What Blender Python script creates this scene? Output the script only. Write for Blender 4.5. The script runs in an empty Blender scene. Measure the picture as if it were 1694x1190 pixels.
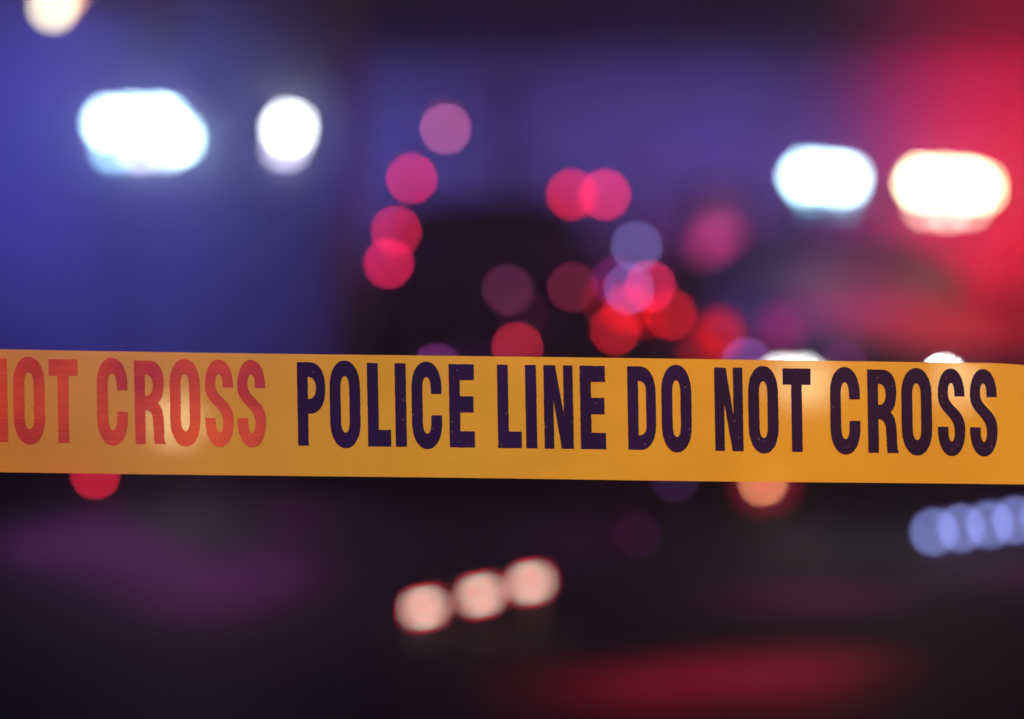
import bpy, bmesh, math, random
from mathutils import Vector, Matrix
random.seed(7)
HAZE = .013
WY = 23.0        # face of the long building
S = bpy.context.scene
COL = S.collection
# ------------------------------------------------------------------ camera, world, exposure
CAMH, F, FOC = 0.95, 85.0, 1.48
PITCH = math.atan(72 / 4000.0)
cd = bpy.data.cameras.new('camera'); cam = bpy.data.objects.new('camera', cd); COL.objects.link(cam); S.camera = cam
cd.lens = F; cd.sensor_width = 36; cd.clip_end = 2000; cd.clip_start = 0.05
cam.location = (0, 0, CAMH); cam.rotation_euler = (math.pi / 2 - PITCH, 0, 0)
cd.dof.use_dof = True; cd.dof.focus_distance = FOC; cd.dof.aperture_fstop = 2.5
S.view_settings.view_transform = 'Standard'; S.view_settings.look = 'None'
S.view_settings.exposure = 0; S.view_settings.gamma = 1
S.cycles.use_denoising = True
S.cycles.use_adaptive_sampling = False
try: S.cycles.denoising_prefilter = 'ACCURATE'
except Exception: pass
S.cycles.sample_clamp_indirect = 4
w = bpy.data.worlds.new('World'); S.world = w; w.use_nodes = True
bg = w.node_tree.nodes['Background']
bg.inputs[0].default_value = (0.80, 0.05, 1.0, 1); bg.inputs[1].default_value = 0.040   # night sky

KPX = 85 / 36 * 1694
def P(x, y, z):
    """world point at distance z (metres ahead) seen at photo pixel (x, y)"""
    dx = (x - 847) / KPX; dz = -(y - 595) / KPX
    d = Vector((dx, math.cos(PITCH) + dz * math.sin(PITCH), dz * math.cos(PITCH) - math.sin(PITCH)))
    return Vector((0, 0, CAMH)) + d * (z / d.y)
def blur(z): return 243.7 / cd.dof.aperture_fstop * (1 - FOC / z)
def lin(c): return tuple((v / 255 / 12.92) if v / 255 <= .04045 else ((v / 255 + .055) / 1.055) ** 2.4 for v in c)

# lights that are no visible part of a thing (spots added for the tape, vehicles, wall and road)
def spot(name, loc, target, color, power, angle, blend=1.0, radius=.05, parent=None):
    l = bpy.data.lights.new(name, 'SPOT'); l.color = color; l.energy = power
    l.spot_size = math.radians(angle); l.spot_blend = blend; l.shadow_soft_size = radius
    o = bpy.data.objects.new(name, l); COL.objects.link(o)
    loc = Vector(loc); o.location = loc
    o.rotation_euler = (Vector(target) - loc).to_track_quat('-Z', 'Y').to_euler()
    if parent: o.parent = parent; o.matrix_parent_inverse = parent_matrix(parent).inverted()
    return o
def parent_matrix(p):
    m = Matrix.LocRotScale(p.location, p.rotation_euler, p.scale)
    return parent_matrix(p.parent) @ p.matrix_parent_inverse @ m if p.parent else m

TAPE = P(847, 690, FOC)
# the tape's own light: added key spot over the right shoulder, added coloured fills
spot('tape_key_spot', (1.6, -1.6, 2.6), TAPE + Vector((.27, 0, .03)), (.84, 1.12, .46), 480, 24, 1, .25)
spot('tape_warm_fill', (-1.3, -1.3, 1.5), TAPE + Vector((-.12, 0, 0)), (1, .20, .25), 215, 30, 1, .2)
spot('tape_blue_fill', (-1.5, -.9, 1.2), TAPE + Vector((-.10, 0, .05)), (.03, .10, 1), 260, 11, 1, .1)
spot('tape_magenta_fill', (1.5, -.9, 1.0), TAPE + Vector((.26, 0, .04)), (1, .02, .45), 120, 12, 1, .1)
spot('tape_right_fill', (1.3, -1.4, 1.9), TAPE + Vector((.27, 0, .02)), (.55, 1, .75), 50, 17, 1, .2)
# added spots without any lamp body that colour the truck, cars and wall
spot('blue_flood_beam', P(-420, -150, 10.4), P(150, 300, 13), (.10, .115, 1), 205, 56, 1, .2)
for (x, y, c, e) in ((575, 270, (.17, .16, 1), 26), (700, 215, (.20, .18, 1), 12), (860, 225, (.23, .18, 1), 14), (1060, 225, (.24, .17, 1), 24), (1270, 240, (.22, .15, 1), 24), (1440, 330, (.26, .05, 1), 10), (1195, 450, (1, .06, .9), 8)):
    spot('wall_wash_beam', P(x, y, WY - 1.5), P(x, y, WY), c, e * 1.9, 96, 1, .1)
for (x, y, c, e, d) in ((1740, 250, (1, .003, .010), 240, 2.0), (1590, 210, (1, .01, .40), 50, 1.7), (1560, 470, (1, .006, .02), 80, 1.2), (1900, 380, (1, .006, .016), 90, 2.2)):
    spot('red_wall_beam', P(x, y, WY - d), P(x, y, WY), c, e, 112, 1, .1)
spot('violet_flood_beam', P(1150, 60, 9.5), P(1320, 460, 13), (.28, .17, 1), 480, 21, 1, .2)
spot('red_flood_beam', P(1850, 100, 10.5), P(1550, 490, 12.8), (1, .006, .02), 900, 30, 1, .1)
spot('blue_side_beam', P(1000, 150, 10.5), P(600, 270, 14), (.12, .11, 1), 240, 24, 1, .2)
spot('violet_dim_beam', P(900, -200, 12), P(800, 420, 15), (.62, .05, 1), 60, 32, 1, .2)

# ------------------------------------------------------------------ materials
def mat(name, color, rough=.6, metal=0, noise=0, scale=8, bump=0, alpha=None, coat=0, spec=.5):
    m = bpy.data.materials.new(name); m.use_nodes = True
    nt = m.node_tree; b = nt.nodes['Principled BSDF']
    b.inputs['Base Color'].default_value = (*color, 1); b.inputs['Roughness'].default_value = rough
    b.inputs['Metallic'].default_value = metal; b.inputs['Coat Weight'].default_value = coat
    b.inputs['Specular IOR Level'].default_value = spec
    tc = nt.nodes.new('ShaderNodeTexCoord')
    if noise or bump:
        n = nt.nodes.new('ShaderNodeTexNoise'); n.inputs['Scale'].default_value = scale; n.inputs['Detail'].default_value = 6
        nt.links.new(tc.outputs['Object'], n.inputs['Vector'])
        if noise:
            r = nt.nodes.new('ShaderNodeValToRGB'); r.color_ramp.elements[0].position = .3; r.color_ramp.elements[1].position = .7
            r.color_ramp.elements[0].color = (*[c * (1 - noise) for c in color], 1)
            r.color_ramp.elements[1].color = (*[min(1, c * (1 + noise)) for c in color], 1)
            nt.links.new(n.outputs[0], r.inputs[0]); nt.links.new(r.outputs[0], b.inputs['Base Color'])
        if bump:
            bp = nt.nodes.new('ShaderNodeBump'); bp.inputs['Strength'].default_value = bump; bp.inputs['Distance'].default_value = .01
            nt.links.new(n.outputs[0], bp.inputs['Height']); nt.links.new(bp.outputs[0], b.inputs['Normal'])
    return m
_em = {}
def glow(color, strength):
    k = (tuple(round(c, 4) for c in color), round(strength, 3))
    if k in _em: return _em[k]
    m = bpy.data.materials.new('lit_lens'); m.use_nodes = True
    b = m.node_tree.nodes['Principled BSDF']
    b.inputs['Base Color'].default_value = (.05, .05, .05, 1)
    b.inputs['Emission Color'].default_value = (*color, 1); b.inputs['Emission Strength'].default_value = strength
    _em[k] = m; return m
M = dict(
    asphalt=mat('wet_asphalt', (.026, .024, .030), .7, noise=.75, scale=2.2, bump=.5, spec=.12),
    kerb=mat('kerb_concrete', (.22, .21, .20), .8, noise=.2, scale=12, bump=.3),
    paving=mat('paving', (.16, .15, .15), .8, noise=.2, scale=6, bump=.3),
    line=mat('road_paint', (.55, .55, .52), .6, noise=.25, scale=20),
    render=mat('wall_render', (.46, .44, .45), .85, noise=.10, scale=2.0, bump=.2),
    trim=mat('wall_trim', (.36, .34, .34), .8, noise=.1, scale=6),
    white=mat('white_paint', (.62, .62, .66), .7, noise=.03, scale=3, spec=.15),
    silver=mat('silver_paint', (.26, .22, .28), .7, noise=.05, scale=4, spec=.05),
    dark=mat('dark_paint', (.045, .035, .05), .7, noise=.1, scale=5, spec=.15),
    navy=mat('dark_blue_paint', (.018, .015, .03), .4, noise=.1, scale=5, coat=.3),
    rubber=mat('rubber', (.012, .012, .012), .8, noise=.2, scale=20),
    steel=mat('steel', (.35, .35, .36), .35, 1, noise=.1, scale=10),
    plastic=mat('black_plastic', (.018, .018, .02), .5, noise=.2, scale=20),
    glass=mat('car_glass', (.14, .11, .16), .55, noise=.1, scale=3, spec=.1),
    redplastic=mat('red_plastic', (.25, .01, .015), .3, noise=.1, scale=20),
    whiteplastic=mat('white_plastic', (.5, .5, .5), .4, noise=.1, scale=20),
)

# ------------------------------------------------------------------ mesh helpers
def link(name, bm, m, parent=None, smooth=True, loc=None):
    bmesh.ops.recalc_face_normals(bm, faces=bm.faces)
    me = bpy.data.meshes.new(name); bm.to_mesh(me); bm.free()
    me.materials.append(m)
    for p in me.polygons: p.use_smooth = smooth
    if smooth: me.set_sharp_from_angle(angle=math.radians(40))
    o = bpy.data.objects.new(name, me); COL.objects.link(o)
    if parent: o.parent = parent
    if loc is not None: o.location = loc
    return o
def box(bm, c, s, bev=0, rot=None):
    r = bmesh.ops.create_cube(bm, size=1)
    vs = r['verts']
    for v in vs: v.co = Vector((v.co.x * s[0], v.co.y * s[1], v.co.z * s[2]))
    if bev:
        es = list({e for v in vs for e in v.link_edges})
        g = bmesh.ops.bevel(bm, geom=es, offset=bev, segments=2, affect='EDGES')
        vs = list({v for f in g['faces'] for v in f.verts} | {v for v in vs if v.is_valid})
        # collect the whole island
        seen = set(vs); st = list(vs)
        while st:
            v = st.pop()
            for e in v.link_edges:
                o = e.other_vert(v)
                if o not in seen: seen.add(o); st.append(o)
        vs = list(seen)
    mt = Matrix.Translation(c) @ (rot.to_4x4() if rot else Matrix())
    bmesh.ops.transform(bm, matrix=mt, verts=vs)
    return bm
def lathe(bm, c, prof, axis='Z', n=24, sx=1, sz=1):
    """prof: (radius, height) pairs; axis = direction of the height"""
    rings = []
    for r, h in prof:
        ring = []
        for i in range(n):
            a = 2 * math.pi * i / n
            u, v = r * math.cos(a) * sx, r * math.sin(a) * sz
            co = {'Z': (u, v, h), 'Y': (u, h, v), 'X': (h, u, v)}[axis]
            ring.append(bm.verts.new(Vector(co) + Vector(c)))
        rings.append(ring)
    for a, b in zip(rings, rings[1:]):
        for i in range(n):
            bm.faces.new((a[i], a[(i + 1) % n], b[(i + 1) % n], b[i]))
    bm.faces.new(rings[0]); bm.faces.new(rings[-1])
    return bm
def tube(bm, a, b, r, n=12, r2=None):
    a, b = Vector(a), Vector(b); d = (b - a).normalized()
    u = d.orthogonal().normalized(); v = d.cross(u)
    rs = []
    for p, rr in ((a, r), (b, r if r2 is None else r2)):
        rs.append([bm.verts.new(p + u * rr * math.cos(2 * math.pi * i / n) + v * rr * math.sin(2 * math.pi * i / n)) for i in range(n)])
    for i in range(n): bm.faces.new((rs[0][i], rs[0][(i + 1) % n], rs[1][(i + 1) % n], rs[1][i]))
    bm.faces.new(rs[0]); bm.faces.new(rs[1]); return bm
def B(): return bmesh.new()
def thing(name, loc, label, cat, group=None, rz=0):
    o = bpy.data.objects.new(name, None); COL.objects.link(o); o.empty_display_size = .2
    o.location = loc; o.rotation_euler = (0, 0, rz)
    o['label'] = label; o['category'] = cat
    if group: o['group'] = group
    return o
def structure(o): o['kind'] = 'structure'; return o
def inv(parent, p):
    return parent_matrix(parent).inverted() @ Vector(p)

# a lamp: a domed lens in a dark bezel. s = size of the lens in photo pixels at its distance
def lamp(parent, x, y, z, rgb, s=12, L=None, k=1.0, sx=1.0, sz=1.0, name='lamp', bezel=True, lens_name='lens', under=(0, 0, 0), label=None):
    wp = P(x, y, z); r = s / 2 / KPX * z
    p = inv(parent, wp)
    rt = parent_matrix(parent).to_3x3().inverted()
    Fw = (rt @ Vector((0, -1, 0)))                      # faces the camera side
    sgn = -1 if Fw.y < 0 else 1
    col = lin(rgb) if L is None else tuple(L * c for c in rgb)
    col = tuple(max(0, a - b) for a, b in zip(col, lin(under)))
    mx = max(col); g = (blur(z) ** 2) / (s * s * sx * sz) * mx * k
    host = parent
    if bezel:
        bm = B(); lathe(bm, (0, 0, 0), [(r * 1.25, -.012 * sgn), (r * 1.28, .0 * sgn), (r * 1.08, .004 * sgn), (r * 1.04, -.004 * sgn)][::1], 'Y', 28, sx, sz)
        host = link(name, bm, M['plastic'], parent, loc=p)
        if label: host['label'] = label
    bm = B(); lathe(bm, (0, 0, 0), [(r * 1.0, -.003 * sgn), (r * .97, .006 * sgn), (r * .75, .006 * sgn + r * .16 * sgn), (r * .35, .006 * sgn + r * .25 * sgn), (r * .02, .006 * sgn + r * .27 * sgn)], 'Y', 28, sx, sz)
    o = link(lens_name if bezel else name, bm, glow(tuple(c / mx for c in col), g), host, loc=(0, 0, 0) if bezel else p)
    if not bezel and label: o['label'] = label
    return host if bezel else o

def led_cluster(parent, x, y, z, rgb, L, rad=14, s=13, n=6, label=None):
    """a strobe made of small diodes: one in the centre, the rest round it"""
    for k in range(n):
        a = 2 * math.pi * k / (n - 1); q = 0 if k == n - 1 else rad
        lamp(parent, x + q * math.cos(a + .6), y + q * math.sin(a + .6), z, rgb, s, L=L / n, bezel=False, name='diode', label=label)

# ------------------------------------------------------------------ the setting
bm = B()
bmesh.ops.create_grid(bm, x_segments=40, y_segments=60, size=1)
for v in bm.verts: v.co = Vector((v.co.x * 150, v.co.y * 150, 0))
structure(link('road', bm, M['asphalt']))
bm = B(); box(bm, (0, 22.15, .06), (60, 1.7, .12), .01); structure(link('pavement', bm, M['paving']))
bm = B(); box(bm, (0, 21.22, .065), (60, .15, .13), .015); structure(link('kerb', bm, M['kerb']))

# long rendered building along the street
bld = thing('building', (3, WY, 0), 'long pale building wall behind the vehicles, lit blue and red', 'building')
bm = B(); box(bm, (0, 2.5, 3.4), (34, 5, 6.8)); link('wall', bm, M['render'], bld, smooth=False)
bm = B(); box(bm, (0, -.04, .25), (34.1, .12, .5), .01); link('plinth', bm, M['trim'], bld)
bm = B(); box(bm, (0, -.06, 3.55), (34.1, .16, .22), .02); link('band_course', bm, M['trim'], bld)
bm = B(); box(bm, (0, -.12, 6.9), (34.4, 5.4, .25), .03); link('cornice', bm, M['trim'], bld)
for i in range(9):
    f = B(); X = -14.4 + i * 3.6
    for dx, dz, sx_, sz_ in ((-.66, 0, .1, 1.7), (.66, 0, .1, 1.7), (0, .85, 1.42, .1), (0, -.85, 1.42, .1), (0, 0, .06, 1.7)):
        box(f, (X + dx, -.03, 5.1 + dz), (sx_, .1, sz_))
    fo = link('window', f, M['trim'], bld, smooth=False)
    g = B(); box(g, (X, -.006, 5.1), (1.22, .02, 1.6)); link('pane', g, M['glass'], fo, smooth=False)
sg = B(); box(sg, (0, 0, 0), (.62, .06, .95), .02)
# dim pink shop sign on the wall (soft round blob in the photo)
sign = thing('shop_sign', P(1190, 385, WY - .06), 'small dim pink lit sign on the wall behind the patrol cars', 'sign')
link('sign_box', sg, M['plastic'], sign)
for dz, c, rr in ((.23, (88, 42, 78), .15), (-.12, (185, 50, 118), .19)):
    d = B(); lathe(d, (0, -.032, dz), [(rr, 0), (rr * .97, -.012), (rr * .9, -.014)], 'Y', 32)
    c_ = lin(c); mx = max(c_); link('lit_panel', d, glow(tuple(v / mx for v in c_), mx * 2.6), sign)

# ------------------------------------------------------------------ wheels and cars
def wheel(parent, c, r=.33, wd=.22):
    t = B(); lathe(t, (0, 0, 0), [(r * .62, -wd / 2), (r * .92, -wd / 2), (r, -wd * .36), (r, wd * .36), (r * .92, wd / 2), (r * .62, wd / 2)], 'X', 32)
    o = link('wheel', t, M['rubber'], parent, loc=c)
    h = B(); lathe(h, (0, 0, 0), [(r * .60, -wd * .52), (r * .55, -wd * .54), (r * .5, -wd * .40), (r * .12, -wd * .46), (r * .12, wd * .46), (r * .5, wd * .40), (r * .55, wd * .54), (r * .6, wd * .52)], 'X', 20)
    link('rim', h, M['steel'], o)
def loft(stations, n=20, pw=4.0):
    """stations: (y, half width bottom, half width top, z0, z1) - rounded box sections"""
    bm = B(); rings = []
    for (y, wb, wt, z0, z1) in stations:
        ring = []
        for i in range(n):
            a = 2 * math.pi * (i + .5) / n; c, s = math.cos(a), math.sin(a)
            u = math.copysign(abs(c) ** (2 / pw), c); v = math.copysign(abs(s) ** (2 / pw), s)
            t = (v + 1) / 2; wx = wb + (wt - wb) * t
            ring.append(bm.verts.new((u * wx, y, z0 + (z1 - z0) * t)))
        rings.append(ring)
    for a, b in zip(rings, rings[1:]):
        for i in range(n): bm.faces.new((a[i], a[(i + 1) % n], b[(i + 1) % n], b[i]))
    bm.faces.new(rings[0]); bm.faces.new(rings[-1]); return bm
def car(name, loc, label, cat, paint, rz=0, H=1.44, W=1.86, suv=False, group=None):
    """local frame: front bumper at y = 0, tail at y = 4.7"""
    t = thing(name, loc, label, cat, group, rz)
    h = H - 1.44; hw = W / 2
    st = [(0, hw * .80, hw * .74, .30, .60), (.08, hw * .93, hw * .86, .22, .72), (.5, hw, hw * .93, .20, .86 + h * .5), (1.3, hw, hw * .95, .20, .96 + h * .6),
          (2.2, hw, hw * .96, .20, .98 + h * .6), (3.4, hw, hw * .96, .20, 1.0 + h * .6), (4.3, hw, hw * .93, .22, .98 + h * .6), (4.62, hw * .95, hw * .86, .26, .92 + h * .5), (4.7, hw * .84, hw * .76, .34, .80 + h * .5)]
    link('body', loft(st, 28, 5), paint, t)
    if suv: cs = [(1.35, hw * .86, hw * .84, .93 + h * .6, .99 + h * .6), (2.0, hw * .88, hw * .72, .93 + h * .6, H - .08), (2.5, hw * .88, hw * .70, .93, H), (4.2, hw * .88, hw * .70, .93, H), (4.55, hw * .88, hw * .74, .93, H - .22), (4.66, hw * .86, hw * .80, .93, 1.1 + h * .6)]
    else: cs = [(1.2, hw * .86, hw * .84, .92, .97 + h * .6), (1.95, hw * .88, hw * .66, .93, H - .07), (2.4, hw * .88, hw * .64, .93, H), (3.1, hw * .88, hw * .64, .93, H - .02), (3.9, hw * .86, hw * .74, .93, 1.12), (4.2, hw * .84, hw * .8, .93, 1.0)]
    cab = link('cabin', loft(cs, 28, 5), paint, t)
    # glass lies just proud of the cabin
    def quad(nm, pts, par=cab):
        q = B(); vs = [q.verts.new(p) for p in pts]; f = q.faces.new(vs)
        r = bmesh.ops.extrude_face_region(q, geom=[f]); n_ = f.normal.copy() if f.normal.length else Vector((0, 0, 1))
        q.normal_update(); nn = f.normal
        for v in [g for g in r['geom'] if isinstance(g, bmesh.types.BMVert)]: v.co -= nn * .012
        return link(nm, q, M['glass'], par, smooth=False)
    y0, y1 = cs[0][0], cs[1][0]; zt = H - .10; zb = cs[0][4] + .03
    quad('windshield', [(-hw * .72, y0 + .04, zb + .02), (hw * .72, y0 + .04, zb + .02), (hw * .58, y1 - .02, zt), (-hw * .58, y1 - .02, zt)])
    ya, yb = cs[-2][0], cs[-1][0]
    quad('rear_window', [(hw * .68, (4.64 if suv else 3.96), 1.14 + h * .6), (-hw * .68, (4.64 if suv else 3.96), 1.14 + h * .6), (-hw * .56, (4.53 if suv else 3.2), H - (.26 if suv else .06)), (hw * .56, (4.53 if suv else 3.2), H - (.26 if suv else .06))])
    for s in (-1, 1):
        quad('side_window', [(s * hw * .885, 1.75, 1.02 + h * .6), (s * hw * .885, 3.7, 1.04 + h * .6), (s * hw * .74, 3.2, H - .14), (s * hw * .75, 2.1, H - .14)][::s])
        for y in (.92, 3.78): wheel(t, (s * (hw - .12), y, .33))
        b = B(); box(b, (s * (hw + .07), 1.72, 1.03 + h * .5), (.17, .09, .12), .03); link('mirror', b, paint, t)
    b = B(); box(b, (0, -.035, .42), (W * .92, .14, .16), .04); link('front_bumper', b, M['plastic'], t)
    b = B()
    for k in range(5): box(b, (0, .005, .56 + k * .028), (.85, .05, .012))
    link('grille', b, M['steel'], t)
    b = B(); box(b, (0, 4.72, .42), (W * .92, .12, .18), .04); link('rear_bumper', b, M['plastic'], t)
    b = B(); box(b, (0, 4.80, .66), (.50, .015, .11), .005) if not suv else box(b, (0, 4.79, .66), (.50, .03, .11), .005); link('number_plate', b, M['whiteplastic'], t)
    return t
def light_bar(parent, x0, x1, yb, z, depth=.62):
    """low roof bar between photo columns x0 and x1, base at photo row yb"""
    a, b_ = P(x0, yb, z), P(x1, yb, z); c = inv(parent, (a + b_) / 2); wd = (b_ - a).length
    b = B(); box(b, (0, 0, .02), (wd, depth, .04), .015)  # base made deep so that it shades the hood from the strobes
    for s in (-1, 1): box(b, (s * wd * .36, 0, -.09), (.04, depth * .5, .18), .01)
    return link('light_bar', b, M['plastic'], parent, loc=c)

# ------------------------------------------------------------------ white box trailer, left, seen from behind
TZ = 13.0
truck = thing('box_trailer', (P(205, 600, TZ).x, TZ, 0), 'white box trailer lit blue at the left, bright white strobes high on its rear', 'trailer')
bw = 2.36
b = B(); box(b, (0, .95, 1.78), (bw, 1.9, 2.50), .05); link('cargo_box', b, M['white'], truck)
for s in (-1, 1):
    b = B(); box(b, (s * .575, -.012, 1.78), (1.142, .03, 2.34), .004); dr = link('rear_door', b, M['white'], truck)
    b = B(); tube(b, (s * .06, -.038, .8), (s * .06, -.038, 2.7), .008); link('lock_bar', b, M['whiteplastic'], dr)
    for zz in (.9, 1.75, 2.6):
        b = B(); box(b, (s * 1.10, -.03, zz), (.07, .03, .10), .008); link('hinge', b, M['whiteplastic'], dr)
    for y in (1.0,): wheel(truck, (s * (bw / 2 - .2), y, .36), .36, .24)
    b = B(); box(b, (s * .85, .55, .38), (.45, .02, .42), .005); link('mud_flap', b, M['rubber'], truck)
b = B(); box(b, (0, -.10, .48), (bw * .98, .22, .10), .02); link('rear_step', b, M['steel'], truck)
b = B(); box(b, (0, .95, .44), (.9, 1.8, .14), .02); link('chassis', b, M['plastic'], truck)
b = B(); tube(b, (-.4, 1.8, .46), (0, 2.9, .46), .035); tube(b, (.4, 1.8, .46), (0, 2.9, .46), .035); tube(b, (0, 2.7, .46), (0, 2.7, 0.01), .03); link('tow_bar', b, M['steel'], truck)
def strobe_panel(parent, x, y, z, wpx, hpx):
    p = inv(parent, P(x, y, z)); s = z / KPX
    b = B(); box(b, (0, 0, 0), (wpx * s, .05, hpx * s), .02); return link('strobe', b, M['plastic'], parent, loc=p)
WH = (.66, 1.0, 1.12)
st1 = strobe_panel(truck, 236, 216, TZ - .06, 150, 62)
b = B(); box(b, (0, -.028, 0), (150 * TZ / KPX * .97, .005, 62 * TZ / KPX * 1.25), .002); link('halo_panel', b, glow((.5, .52, .9), 1.1), st1)  # glowing panel added to give the strobe a soft halo
st2 = strobe_panel(truck, 476, 222, TZ - .06, 62, 66)
for (x, y, s, L) in ((182, 204, 40, 3.2), (222, 200, 42, 2.8), (266, 200, 46, 3.2), (292, 230, 40, 3.2)):
    led_cluster(st1, x, y, TZ - .10, WH, L * 1.1)
for (x, y, s, c) in ((188, 247, 22, (.22, .45, .62)), (232, 249, 22, (.42, .44, .55)), (276, 248, 22, (.32, .42, .55))):
    lamp(st1, x, y, TZ - .10, c, s, L=1.3, bezel=False, name='lens')  # dim glowing lenses stand in for reflections below the strobes
led_cluster(st2, 478, 212, TZ - .10, (1, 1.05, 1.1), 3.4)
for x in (467, 477): lamp(st2, x, 245, TZ - .10, (.48, .46, .62), 20, L=.75, bezel=False, name='lens')  # strobe's reflection below it, made as glowing lenses
lamp(truck, 312, 690, TZ - .25, (1, .95, .85), 28, L=3.5, name='reversing_lamp')

# street lamp, cut off by the top left corner
sl = thing('street_lamp', (P(-160, 0, 12.4).x, 12.4, 0), 'street lamp with a cream light, cut off by the top left corner', 'street lamp')
top = inv(sl, P(92, -14, 12.4))
b = B(); tube(b, (0, 0, 0), (0, 0, top.z + .5), .07, 16, .045); link('pole', b, M['steel'], sl)
b = B(); tube(b, (0, 0, top.z + .45), (top.x - .15, 0, top.z + .10), .03); link('arm', b, M['steel'], sl)
b = B(); box(b, (0, 0, .07), (.42, .24, .09), .03); hd = link('lamp_head', b, M['plastic'], sl, loc=top)
lamp(hd, 88, 12, 12.2, (255, 236, 190), 28, k=1.15, name='lens', bezel=False)
lamp(hd, 106, -10, 12.2, (240, 180, 130), 26, k=.8, name='lens', bezel=False)
lamp(hd, 97, 2, 12.25, (255, 70, 60), 30, k=.3, name='glass_rim', bezel=False)

# ------------------------------------------------------------------ patrol car, right, facing the camera
CZ = 12.0
pc = car('patrol_car', (P(1462, 600, CZ).x, CZ, 0), 'patrol car facing the tape at the right, blue and red strobes blazing on its roof', 'car', M['silver'], W=1.84)
ZB = CZ + 2.3
lb = light_bar(pc, 1270, 1650, 340, ZB)
BL = (.62, .97, 1.15); RD = (1.25, 1.08, .62)
def bar_lens(x0, x1, y, z, c, L, nm='lens_cover'):
    a, b_ = P(x0, y, z), P(x1, y, z); p = inv(lb, (a + b_) / 2)
    bb = B(); box(bb, (0, .1, .0), ((b_ - a).length, .22, .085), .03)
    return link(nm, bb, glow(c, L), lb, loc=p)
for (x, y, s, L) in ((1334, 292, 42, 3.2), (1364, 292, 34, 2.2), (1396, 297, 44, 3.2)): led_cluster(lb, x, y, ZB - .2, BL, L * 1.15, label='white and blue diode')
for (x, y, s) in ((1340, 328, 22), (1396, 330, 22)): lamp(lb, x, y, ZB - .2, (.22, .55, .75), s, L=.95, bezel=False, name='lens', label='pale blue strobe lens')  # roof reflections of the strobes, added as dim glowing lenses
for (x, y, s, L) in ((1526, 303, 46, 3.4), (1562, 302, 38, 2.4), (1600, 306, 48, 3.4), (1618, 311, 38, 2.4)): led_cluster(lb, x, y, ZB - .2, RD, L * 1.15, label='white and red diode')
for (x, y, s) in ((1532, 340, 24), (1568, 345, 24), (1604, 340, 24)): lamp(lb, x, y, ZB - .2, (.95, .62, .52), s, L=.8, bezel=False, name='lens', label='pale red strobe lens')  # the red side's roof reflections, also glowing lenses
for (x, y, s, L) in ((1294, 630, 30, 2.0), (1328, 630, 30, 2.0), (1560, 628, 16, 3)):
    lamp(pc, x, y, CZ - .03, (1.0, 1.0, 1.0), s, L=L, name='headlight')
for (x, y, c) in ((1395, 603, (84, 30, 84)), (1234, 600, (112, 60, 130))): lamp(pc, x, y, CZ - .03, c, 12, name='grille_lamp', under=(50, 20, 60))

# dark hatchback in the middle, tail towards the camera
HZ = 15.0
hb = car('suv', (P(806, 600, HZ).x, HZ + 4.75, 0), 'dark SUV in the middle with two red beacons on its roof edge', 'car', M['dark'], rz=math.pi, H=1.70, W=1.62, suv=True)
for (x, y, c) in ((946, 322, (196, 30, 78)), (1001, 322, (204, 40, 92))):
    bc = lamp(hb, x, y, HZ + .30, c, 13, name='beacon', under=(50, 25, 70))
for (x, y, c, s) in ((856, 575, (160, 34, 62), 11), (722, 610, (96, 36, 96), 11)): lamp(hb, x, y, HZ - .12, c, s, name='tail_lamp', under=(42, 12, 42))
for (x, y, c, s) in ((838, 479, (74, 28, 62), 9), (846, 481, (52, 20, 50), 9), (866, 520, (50, 16, 46), 9), (947, 475, (96, 26, 58), 10)): lamp(hb, x, y, HZ - .12, c, s, name='dull_lamp', under=(30, 10, 38))  # dull lamps, each with its own weak emission

# patrol car behind, between SUV and front patrol car, tail towards the camera
QZ = 16.95
qc = car('patrol_car', (1.74, QZ + 4.75, 0), 'patrol car behind the SUV with a cluster of red and blue lamps on its left', 'car', M['dark'], rz=math.pi, W=1.80)
for (x, y, c, s, u) in ((1053, 408, (88, 84, 150), 10, (48, 38, 90)), (1040, 478, (96, 72, 138), 9, (60, 25, 70)), (1020, 466, (96, 28, 92), 12, (50, 20, 60)), (1076, 474, (190, 36, 92), 10, (60, 20, 60))):
    lamp(qc, x, y, QZ + .2, c, s, name='rear_strobe', under=u)
for (x, y, c, s) in ((1018, 546, (160, 26, 56), 11), (1004, 500, (100, 12, 34), 12)): lamp(hb, x, y, HZ - .12, c, s, name='tail_lamp', under=(46, 14, 46))
for (x, y, c, s) in ((1190, 552, (178, 20, 44), 34), (1292, 545, (120, 24, 90), 44), (1160, 585, (120, 14, 36), 30)): lamp(pc, x, y, CZ - .03, c, s, name='fog_lamp', under=(50, 16, 48))
for (x, y, c, s) in ((1040, 512, (168, 20, 42), 12), (1110, 520, (186, 24, 52), 13), (1098, 507, (140, 66, 62), 5), (1136, 536, (120, 16, 40), 16), (1068, 520, (110, 14, 36), 12)):
    lamp(qc, x, y, QZ - .14, c, s, name='tail_lamp', under=(50, 16, 48))

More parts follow.
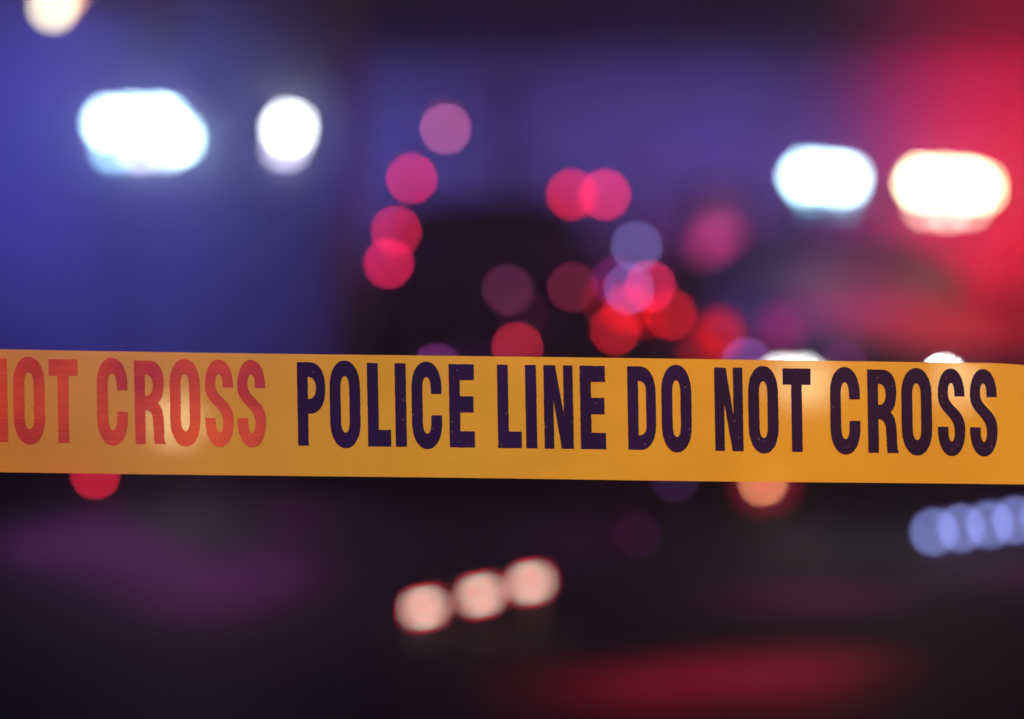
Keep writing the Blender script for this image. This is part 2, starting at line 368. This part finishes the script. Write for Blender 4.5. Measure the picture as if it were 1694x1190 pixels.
# ------------------------------------------------------------------ four red lanterns strung on a rope
pts = [(737, 214, (150, 76, 128), 17.2), (681, 296, (178, 30, 92), 16.6), (655, 383, (172, 28, 84), 14.55), (643, 436, (184, 34, 96), 14.2)]
words = ['pale pink hazard lantern, topmost of the four on the rope', 'red hazard lantern second from the top of the rope', 'red hazard lantern third from the top of the rope', 'pink red hazard lantern, lowest of the four on the rope']
cpts = []
for (x, y, c, z), wd in zip(pts, words):
    c0 = P(x, y, z)
    ln = thing('hazard_lantern', c0 + Vector((0, .06, -.11)), wd, 'lantern', 'red hazard lanterns on a rope')
    b = B(); lathe(b, (0, 0, 0), [(.07, 0), (.075, .02), (.075, .05), (.05, .06), (.05, .17), (.07, .18), (.05, .21), (.02, .22)], 'Z', 20); link('lantern_body', b, M['redplastic'], ln)
    b = B(); n = 10
    hp = [Vector((.075 * math.cos(math.pi * i / n), 0, .19 + .10 * math.sin(math.pi * i / n))) for i in range(n + 1)]
    for a_, b_ in zip(hp, hp[1:]): tube(b, a_, b_, .004, 8)
    link('handle', b, M['steel'], ln)
    lamp(ln, x, y, z, c, 10, name='lamp', under=(38, 22, 70))
    if y < 230: lamp(ln, x, y - 12, z, (78, 45, 96), 12, name='lamp', under=(44, 36, 90))
    elif y < 400: lamp(ln, x - 4, y - 9, z, (58, 26, 74), 10, name='lamp', under=(38, 22, 70))
    cpts.append(c0 + Vector((0, .06, .182)))
P0 = P(840, 150, 18.2)
path = [P0] + cpts + [P(640, 560, 14.1)]
b = B()
for a_, b_ in zip(path, path[1:]):
    prev = a_
    for i in range(1, 9):
        t = i / 8; q = a_.lerp(b_, t); q.z -= .02 * math.sin(math.pi * t)
        tube(b, prev, q, .006, 8); prev = q
o = link('rope', b, M['rubber']); o['label'] = 'dark thin rope carrying four red lanterns, tied between two posts'; o['category'] = 'rope'
for q, lb_, nm in ((P0, 'tall dark pole by the wall holding the upper rope end', 'pole'), (path[-1], 'short dark post holding the lower rope end beside the SUV', 'post')):
    b = B(); tube(b, (0, 0, 0), (0, 0, q.z + .06), .03, 16); lathe(b, (0, 0, q.z + .06), [(.03, 0), (.04, .01), (.03, .03)], 'Z', 16); lathe(b, (0, 0, 0), [(.16, 0), (.16, .02), (.05, .05)], 'Z', 20)
    o = link(nm, b, M['plastic'], loc=(q.x, q.y + .036, .12 if q.y > 21.2 else 0)); o['label'] = lb_; o['category'] = nm

# ------------------------------------------------------------------ flares and light sticks on the road
def puck(x, y, z, c, label, s=12, k=1, halo=None, cat='road flare', name='road_flare'):
    c0 = P(x, y, z)
    t = thing(name, (c0.x, z + .05, 0), label, cat, 'flares and markers on the road')
    h = max(.03, c0.z)
    b = B(); lathe(b, (0, 0, 0), [(.09, 0), (.09, .02), (.05, .035), (.035, .05), (.035, max(.055, h - .03)), (.05, h + .01), (.045, h + .05), (.01, h + .06)], 'Z', 24); link('flare_body', b, M['redplastic'], t)
    lamp(t, x, y, z - .06, c, s, name='lamp', under=(32, 10, 38), k=k)
    if halo: lamp(t, x + halo[0], y + halo[1], z - .02, halo[2], halo[3], name='halo_lens', bezel=False, under=(30, 10, 36))
    return t
puck(158, 785, 13.4, (178, 28, 62), 'red road flare at the far left just under the tape', 10)
puck(1262, 797, 12.6, (190, 122, 88), 'orange road flare with a red rim under the tape near the word NOT', 12, 1, (4, 0, (165, 22, 66), 74))
puck(1117, 790, 13.0, (52, 22, 62), 'very dim purple marker lamp under the tape left of the orange flare', 9, cat='marker', name='road_marker')
puck(1053, 884, 9.6, (46, 14, 50), 'very dim round marker lamp in the middle of the dark road', 9, cat='marker', name='road_marker')

def stick(name, pix, z, label, color_l):
    pp = [P(x, y, z) for x, y in pix]; a, b_ = pp[0], pp[-1]; mid = (a + b_) / 2
    t = thing(name, (mid.x, z + .03, 0), label, 'warning light', 'warning light bars near the road'); 
    d = (b_ - a); ln = d.length + .14; ang = math.atan2(d.z, d.x)
    R = Matrix.Rotation(-ang, 3, 'Y')
    b = B(); box(b, (0, 0, 0), (ln, .05, .06), .015, R); link('housing', b, M['plastic'], t, loc=(0, 0, mid.z))
    for s in (-1, 1):
        b = B(); e = R @ Vector((s * ln * .38, 0, 0)); foot = e + Vector((0, .12, -(mid.z + e.z) + .0))
        tube(b, (e.x, .0, mid.z + e.z - .02), (e.x, .14, .0), .009); tube(b, (e.x, .0, mid.z + e.z - .02), (e.x, -.08, .0), .009); link('leg', b, M['steel'], t)
    return t
SZ = 7.5
red_pix = [(702, 1006), (795, 985), (878, 964)]
ws = stick('warning_light_bar', red_pix, SZ, 'warning light with three pinkish white lamps rimmed red on the dark road', 'red')
for x, y in red_pix:
    lamp(ws, x, y, SZ - .0, (.03, .004, .005), 32, L=1.0, sx=1.4, name='lamp')
    for dx in (-11, 0, 11): lamp(ws, x + dx, y - dx * .2, SZ - .06, (.0, .118, .092), 7, L=1.0, name='core_diode', bezel=False)
    for dx in (-15, -5, 5, 15):
        for dy in (-6, 6): lamp(ws, x + dx, y - dx * .2 + dy, SZ - .055, (.088, .001, .004), 6, L=1.0, name='red_diode', bezel=False)
BZ = 10.2
blue_pix = [(1545, 880), (1590, 874), (1637, 868), (1680, 861), (1728, 854), (1772, 847)]
wb = stick('warning_light_bar', blue_pix, BZ, 'warning light with a row of pale blue lamps at the right edge below the tape', 'blue')
for i, (x, y) in enumerate(blue_pix):
    lamp(wb, x, y, BZ - .03, (.05, .03, .10), 24, L=1.0, name='lamp')
    lamp(wb, x, y, BZ - .06, (.095, .13, .31), 11, L=.95, name='core_lens', bezel=False)
# added spots, no lamp at them, that make coloured pools on the wet road
for (x, y, e, a) in ((960, 1135, 5, 75), (1050, 1120, 9, 85), (1130, 1108, 9, 75), (1215, 1098, 14, 85), (1310, 1090, 13, 95), (1420, 1080, 4, 70), (880, 1100, 2, 80)):
    z = CAMH * KPX / (y - 523); g_ = P(x, y, z); g_.z = 0
    spot('red_pool_spot', g_ + Vector((.1, .25, .34)), g_, (1, .01, .07), e * .68, a, 1, .03)
for (x, y, z, e, c) in ((60, 880, 10.4, 20, (1, .14, 1)), (150, 850, 11.2, 22, (1, .14, 1)), (230, 905, 9.9, 22, (1, .12, .95)), (310, 965, 8.6, 15, (1, .09, .8)), (390, 945, 9.0, 12, (1, .09, .8)), (440, 890, 9.8, 12, (1, .09, .9)), (480, 830, 12.0, 14, (1, .10, .9)), (950, 870, 10.8, 6, (1, .06, .9))):
    g_ = P(x, y, z); g_.z = 0
    spot('violet_pool_spot', g_ + Vector((0, .3, .48)), g_, c, e * .36, 112, 1, .1)
spot('red_pool_spot', P(1500, 700, 8.5) + Vector((0, 0, .5)), P(1350, 985, 8.2), (1, .01, .35), 60, 50, 1, .05)
spot('red_pool_spot', P(1800, 700, 9) + Vector((0, 0, .5)), P(1680, 950, 8.9), (1, .05, .5), 60, 50, 1, .05)

# ------------------------------------------------------------------ the tape
TH = .0752
SCL = FOC / KPX
AX = math.atan(22 / 1694)      # slight fall to the right
def tape_pt(px, py):
    """photo pixel of the tape plane -> world, with the film's soft waves"""
    p = P(px, py, FOC)
    x = p.x
    wv = .0016 * math.sin(x * 9 + .6) + .0009 * math.sin(x * 23 + 2)
    return p + Vector((0, wv, 0))
def edge_top(px): return 578 + px * 23 / 1694 + 1.1 * math.sin(px / 1694 * math.pi) + .9 * math.sin(px / 210.) * .5 + (2.6 * max(0, (px - 1630) / 64.) ** 2 if px < 1700 else 2.6)
def edge_bot(px): return 781 + px * 21 / 1694 + .8 * math.sin(px / 1694 * math.pi) + .4 * math.sin(px / 170. + 1)
tape = thing('barrier_tape', (TAPE.x, FOC, 0), 'yellow plastic police line tape stretched across the whole view', 'barrier tape')
inv_t = lambda p: Vector(p) - tape.location
b = B(); X0, X1, NX, NY = -4300, 5900, 640, 6
grid = []
for i in range(NX + 1):
    px = X0 + (X1 - X0) * i / NX
    t0, t1 = edge_top(px), edge_bot(px)
    grid.append([b.verts.new(inv_t(tape_pt(px, t0 + (t1 - t0) * j / NY))) for j in range(NY + 1)])
for i in range(NX):
    for j in range(NY): b.faces.new((grid[i][j], grid[i + 1][j], grid[i + 1][j + 1], grid[i][j + 1]))

def film_mat(name, col, dark, trans, rough, ink=False, speck=(0, 0, 0)):
    m = bpy.data.materials.new(name); m.use_nodes = True; nt = m.node_tree; N = nt.nodes; Lk = nt.links
    b = N['Principled BSDF']; out = N['Material Output']
    tc = N.new('ShaderNodeTexCoord')
    mp = N.new('ShaderNodeMapping'); mp.inputs['Scale'].default_value = (14, 14, 900)      # extrusion streaks
    n1 = N.new('ShaderNodeTexNoise'); n1.inputs['Scale'].default_value = 1; n1.inputs['Detail'].default_value = 4
    Lk.new(tc.outputs['Object'], mp.inputs[0]); Lk.new(mp.outputs[0], n1.inputs['Vector'])
    n2 = N.new('ShaderNodeTexNoise'); n2.inputs['Scale'].default_value = 18; n2.inputs['Detail'].default_value = 5
    Lk.new(tc.outputs['Object'], n2.inputs['Vector'])
    n3 = N.new('ShaderNodeTexNoise'); n3.inputs['Scale'].default_value = 900; n3.inputs['Detail'].default_value = 3
    Lk.new(tc.outputs['Object'], n3.inputs['Vector'])
    a = N.new('ShaderNodeMath'); a.operation = 'MULTIPLY_ADD'; Lk.new(n1.outputs[0], a.inputs[0]); a.inputs[1].default_value = .35; Lk.new(n2.outputs[0], a.inputs[2])
    r = N.new('ShaderNodeMapRange'); r.inputs[1].default_value = .5; r.inputs[2].default_value = .85; Lk.new(a.outputs[0], r.inputs[0])
    mx = N.new('ShaderNodeMix'); mx.data_type = 'RGBA'; mx.inputs['A'].default_value = (*dark, 1); mx.inputs['B'].default_value = (*col, 1)
    Lk.new(r.outputs[0], mx.inputs['Factor'])
    colout = mx.outputs['Result']
    # pinholes and specks in the print
    vo = N.new('ShaderNodeTexVoronoi'); vo.inputs['Scale'].default_value = 330 if ink else 150
    Lk.new(tc.outputs['Object'], vo.inputs['Vector'])
    lt = N.new('ShaderNodeMath'); lt.operation = 'LESS_THAN'; Lk.new(vo.outputs['Distance'], lt.inputs[0]); lt.inputs[1].default_value = .20 if ink else .06
    sc = N.new('ShaderNodeSeparateColor'); Lk.new(vo.outputs['Color'], sc.inputs[0])
    gt = N.new('ShaderNodeMath'); gt.operation = 'GREATER_THAN'; Lk.new(sc.outputs[0], gt.inputs[0]); gt.inputs[1].default_value = .88
    mu = N.new('ShaderNodeMath'); mu.operation = 'MULTIPLY'; Lk.new(lt.outputs[0], mu.inputs[0]); Lk.new(gt.outputs[0], mu.inputs[1])
    m2 = N.new('ShaderNodeMath'); m2.operation = 'MULTIPLY'; Lk.new(mu.outputs[0], m2.inputs[0]); m2.inputs[1].default_value = .7
    mx2 = N.new('ShaderNodeMix'); mx2.data_type = 'RGBA'; Lk.new(m2.outputs[0], mx2.inputs['Factor']); Lk.new(colout, mx2.inputs['A']); mx2.inputs['B'].default_value = (*speck, 1)
    Lk.new(mx2.outputs['Result'], b.inputs['Base Color'])
    b.inputs['Roughness'].default_value = rough; b.inputs['Specular IOR Level'].default_value = .12 if ink else .3
    bp = N.new('ShaderNodeBump'); bp.inputs['Strength'].default_value = .16; bp.inputs['Distance'].default_value = .0005
    ad = N.new('ShaderNodeMath'); ad.operation = 'ADD'; Lk.new(n3.outputs[0], ad.inputs[0]); Lk.new(n1.outputs[0], ad.inputs[1])
    Lk.new(ad.outputs[0], bp.inputs['Height']); Lk.new(bp.outputs[0], b.inputs['Normal'])
    if trans:
        tr = N.new('ShaderNodeBsdfRefraction'); tr.inputs['Color'].default_value = (1, .85, .55, 1); tr.inputs['Roughness'].default_value = .36; tr.inputs['IOR'].default_value = 1.045; Lk.new(bp.outputs[0], tr.inputs['Normal'])
        tl = N.new('ShaderNodeBsdfTranslucent'); tl.inputs[0].default_value = (*col, 1)
        m1 = N.new('ShaderNodeMixShader'); m1.inputs[0].default_value = .22; Lk.new(b.outputs[0], m1.inputs[1]); Lk.new(tl.outputs[0], m1.inputs[2])
        fr = N.new('ShaderNodeMapRange'); fr.inputs[1].default_value = .35; fr.inputs[2].default_value = .65; fr.inputs[3].default_value = trans * .8; fr.inputs[4].default_value = trans * 1.2
        Lk.new(n3.outputs[0], fr.inputs[0])
        mm = N.new('ShaderNodeMixShader'); Lk.new(fr.outputs[0], mm.inputs[0]); Lk.new(m1.outputs[0], mm.inputs[1]); Lk.new(tr.outputs[0], mm.inputs[2])
        Lk.new(mm.outputs[0], out.inputs['Surface'])
    return m
FILM = film_mat('yellow_film', (.78, .42, .018), (.70, .37, .014), .12, .42, speck=(.25, .08, .01))
INK = film_mat('black_ink', (.016, .003, .034), (.010, .002, .020), 0, .5, ink=True, speck=(.14, .06, .06))
FADED = film_mat('faded_red_ink', (.66, .105, .020), (.36, .035, .026), 0, .5, ink=True, speck=(.30, .03, .03))
link('film', b, FILM, tape)

# ------------------------------------------------------------------ night haze round everything
hz = bpy.data.materials.new('night_haze'); hz.use_nodes = True
hz.node_tree.nodes.remove(hz.node_tree.nodes['Principled BSDF'])
pv = hz.node_tree.nodes.new('ShaderNodeVolumePrincipled'); pv.inputs['Density'].default_value = HAZE; pv.inputs['Color'].default_value = (.95, .78, 1, 1); pv.inputs['Anisotropy'].default_value = .82
hz.node_tree.links.new(pv.outputs[0], hz.node_tree.nodes['Material Output'].inputs['Volume'])
b = B(); box(b, (0, 0, 4), (320, 320, 10)); ho = link('haze', b, hz, smooth=False); ho['kind'] = 'stuff'; ho['label'] = 'thin night haze glowing around the lamps'
# ---- letters: outlines in pixels, x right, y up from the baseline, cap height 138
H = 138.
def arc(cx, cy, rx, ry, a0, a1, n=18, p=2.15):
    o = []
    for i in range(n + 1):
        a = math.radians(a0 + (a1 - a0) * i / n); c, s = math.cos(a), math.sin(a)
        o.append((cx + rx * math.copysign(abs(c) ** (2 / p), c), cy + ry * math.copysign(abs(s) ** (2 / p), s)))
    return o
ST = 17.8
def gO(w):
    h = w / 2; i = h - ST
    out = arc(h, H - 42, h, 45.5, 0, 180) + arc(h, 42, h, 45.5, 180, 360)
    inn = arc(h, H - 41, i, 19, 0, 180) + arc(h, 41, i, 19, 180, 360)
    return [out, inn]
def gC(w):
    h = w / 2; i = h - ST
    return [[(w, H - 50)] + arc(h, H - 42, h, 45.5, 0, 180) + arc(h, 42, h, 45.5, 180, 360) + [(w, 52.5), (w - ST + .5, 52.5)] + arc(h, 41, i, 19, 360, 180) + arc(h, H - 41, i, 19, 180, 0) + [(w - ST + .5, H - 50)]]
def gP(w):
    o = [(0, 0), (ST - .6, 0), (ST - .6, 53)] + arc(ST + 2, 95.5, w - ST - 2, 42.5, 270, 450, 26, 2.3) + [(0, H)]
    i = [(ST - .6, 77)] + arc(ST, 95.5, 13.2, 18.5, 270, 450, 20, 2.2) + [(ST - .6, 114)]
    return [o, i]
def gL(w): return [[(0, 0), (w, 0), (w, 27.5), (ST, 27.5), (ST, H), (0, H)]]
def gI(w): return [[(0, 0), (w, 0), (w, H), (0, H)]]
def gE(w): return [[(0, 0), (w, 0), (w, 27), (ST, 27), (ST, 58), (w - 1.5, 58), (w - 1.5, 85), (ST, 85), (ST, 111.5), (w, 111.5), (w, H), (0, H)]]
def gN(w): return [[(0, 0), (15.5, 0), (15.5, 82), (28.5, 0), (w, 0), (w, H), (w - 15.5, H), (w - 15.5, 56), (19, H), (0, H)]]
def gD(w):
    o = [(0, 0), (20, 0)] + arc(20, 48, w - 20, 48, 270, 360, 16, 2.3) + arc(20, H - 48, w - 20, 48, 0, 90, 16, 2.3) + [(0, H)]
    i = [(ST - .5, 24)] + arc(ST + .5, 38, 12.2, 14, 270, 360, 10) + arc(ST + .5, H - 38, 12.2, 14, 0, 90, 10) + [(ST - .5, H - 24)]
    return [o, i]
def gT(w):
    c = w / 2 - .6
    return [[(c - 8.8, 0), (c + 8.8, 0), (c + 8.8, H - 27), (w, H - 27), (w, H), (0, H), (0, H - 27), (c - 8.8, H - 27)]]
def gR(w):
    o = [(0, 0), (ST - .6, 0), (ST - .6, 56), (20, 56)] + arc(19, 40, 10.6, 15.5, 85, 0, 10) + [(30.5, 20), (31, 6), (31.5, 0), (w, 0), (w - 1.8, 7), (w - 2.4, 30)]
    o += [(w - 3.2, 46), (w - 5.6, 58), (w - 9, 64), (w - 12, 67.5), (w - 8, 72), (w - 4.8, 79), (w - 2.8, 90)]
    o += arc(22, 100, w - 24.2, 38, 0, 90, 14, 2.5) + [(0, H)]
    i = [(ST - .6, 79.5)] + arc(ST + 1.2, 97, 11.2, 17.5, 270, 450, 18, 2.2) + [(ST - .6, 114.5)]
    return [o, i]
def bez(A, Bc, Cc, D_, n=22):
    return [tuple((1 - k / n) ** 3 * A[q] + 3 * (1 - k / n) ** 2 * (k / n) * Bc[q] + 3 * (1 - k / n) * (k / n) ** 2 * Cc[q] + (k / n) ** 3 * D_[q] for q in (0, 1)) for k in range(1, n)]
def gS(w):
    h = w / 2; i = h - ST + .6; s_ = ST - .6
    o = [(w, H - 43)] + arc(h, H - 41, h - .4, 44.3, 0, 180) + bez((.4, 97), (.4, 66), (w - s_, 66), (w - s_, 38))
    o += arc(h, 37, i, 16.5, 360, 180) + [(s_, 44.5), (0, 44.5)] + arc(h, 41, h, 44.5, 180, 360) + bez((w, 41), (w, 76), (s_, 76), (s_, 100))
    return [o + arc(h, 101, i, 16, 180, 0) + [(w - s_, H - 43)]]
G = dict(O=gO, C=gC, P=gP, L=gL, I=gI, E=gE, N=gN, D=gD, T=gT, R=gR, S=gS)
def base_y(px): return 737.0 + (px - 493) * (751.5 - 737.0) / (1600 - 493)
def lettering(items, name, m, wob, label, dy=0, off=-.0004, grow=0):
    bm = B()
    for ch, x0, x1 in items:
        cu = bpy.data.curves.new('g', 'CURVE'); cu.dimensions = '2D'; cu.fill_mode = 'BOTH'
        for poly in G[ch](x1 - x0):
            # finer points along straight runs so that edges can be slightly ragged
            fine = []
            for q, (a_, b_) in enumerate(zip(poly, poly[1:] + poly[:1])):
                n = max(1, int(math.hypot(b_[0] - a_[0], b_[1] - a_[1]) / 3))
                for k in range(n):
                    t = k / n; fine.append((a_[0] + (b_[0] - a_[0]) * t + (random.gauss(0, wob) if k else 0), a_[1] + (b_[1] - a_[1]) * t + (random.gauss(0, wob) if k else 0)))
            sp = cu.splines.new('POLY'); sp.points.add(len(fine) - 1); sp.use_cyclic_u = True
            for pt, c in zip(sp.points, fine): pt.co = (c[0], c[1], 0, 1)
        ob = bpy.data.objects.new('g', cu)
        me = bpy.data.meshes.new_from_object(ob)
        n0 = len(bm.verts); bm.from_mesh(me); bm.verts.ensure_lookup_table()
        for v in bm.verts[n0:]:
            px = x0 + v.co.x - v.co.y * .018; py = base_y(x0) + dy - v.co.y + v.co.x * .0125
            q = tape_pt(px, py); q.y += off
            v.co = inv_t(q)
        bpy.data.objects.remove(ob); bpy.data.meshes.remove(me)
    o = link(name, bm, m, tape, smooth=False); o['label'] = label
    return o
dark = [('P', 494, 540), ('O', 547.4, 597.5), ('L', 609.5, 647.3), ('I', 655.2, 673.3), ('C', 682.5, 732.2), ('E', 744.5, 786),
        ('L', 824.5, 863.5), ('I', 871, 889), ('N', 901.5, 949.5), ('E', 961.5, 1003), ('D', 1040, 1086.5), ('O', 1096, 1145.3),
        ('N', 1184, 1230.5), ('O', 1239.7, 1289.1), ('T', 1297, 1343.5), ('C', 1375.2, 1424.6), ('R', 1437.5, 1487.2), ('O', 1493.5, 1543.4), ('S', 1553, 1598), ('S', 1606, 1651)]
faded = [('N', -33, 14), ('O', 24, 75.8), ('T', 83, 131), ('C', 162.6, 213.2), ('R', 225, 275.4), ('O', 283.2, 333.5), ('S', 341.5, 388.2), ('S', 394.8, 441.5)]
# the same print runs on outside the frame
run = 1651 - 494 + 52
left = [(c, a - run, b_ - run) for c, a, b_ in dark[:12]]
far_left = [(c, a - 2 * run, b_ - 2 * run) for c, a, b_ in dark]
right = [(c, a + run, b_ + run) for c, a, b_ in dark] + [(c, a + 2 * run, b_ + 2 * run) for c, a, b_ in dark]
lettering(dark + right, 'lettering', INK, .16, 'near black condensed capitals reading POLICE LINE DO NOT CROSS')
lettering(far_left + left + faded, 'lettering', FADED, .30, 'faded orange red capitals reading NOT CROSS at the left', dy=.6)
# the tape's ends are tied to posts outside the frame
for X in (X0 + 20, X1 - 20):
    q = tape_pt(X, 700)
    b = B(); tube(b, (0, 0, 0), (0, 0, 1.05), .02, 16); lathe(b, (0, 0, 0), [(.18, 0), (.18, .025), (.04, .05)], 'Z', 24)
    o = link('post', b, M['plastic'], loc=(q.x, q.y + .026, 0)); o['category'] = 'post'
    o['label'] = 'dark slim post holding the %s end of the yellow tape' % ('left' if X < 0 else 'right')
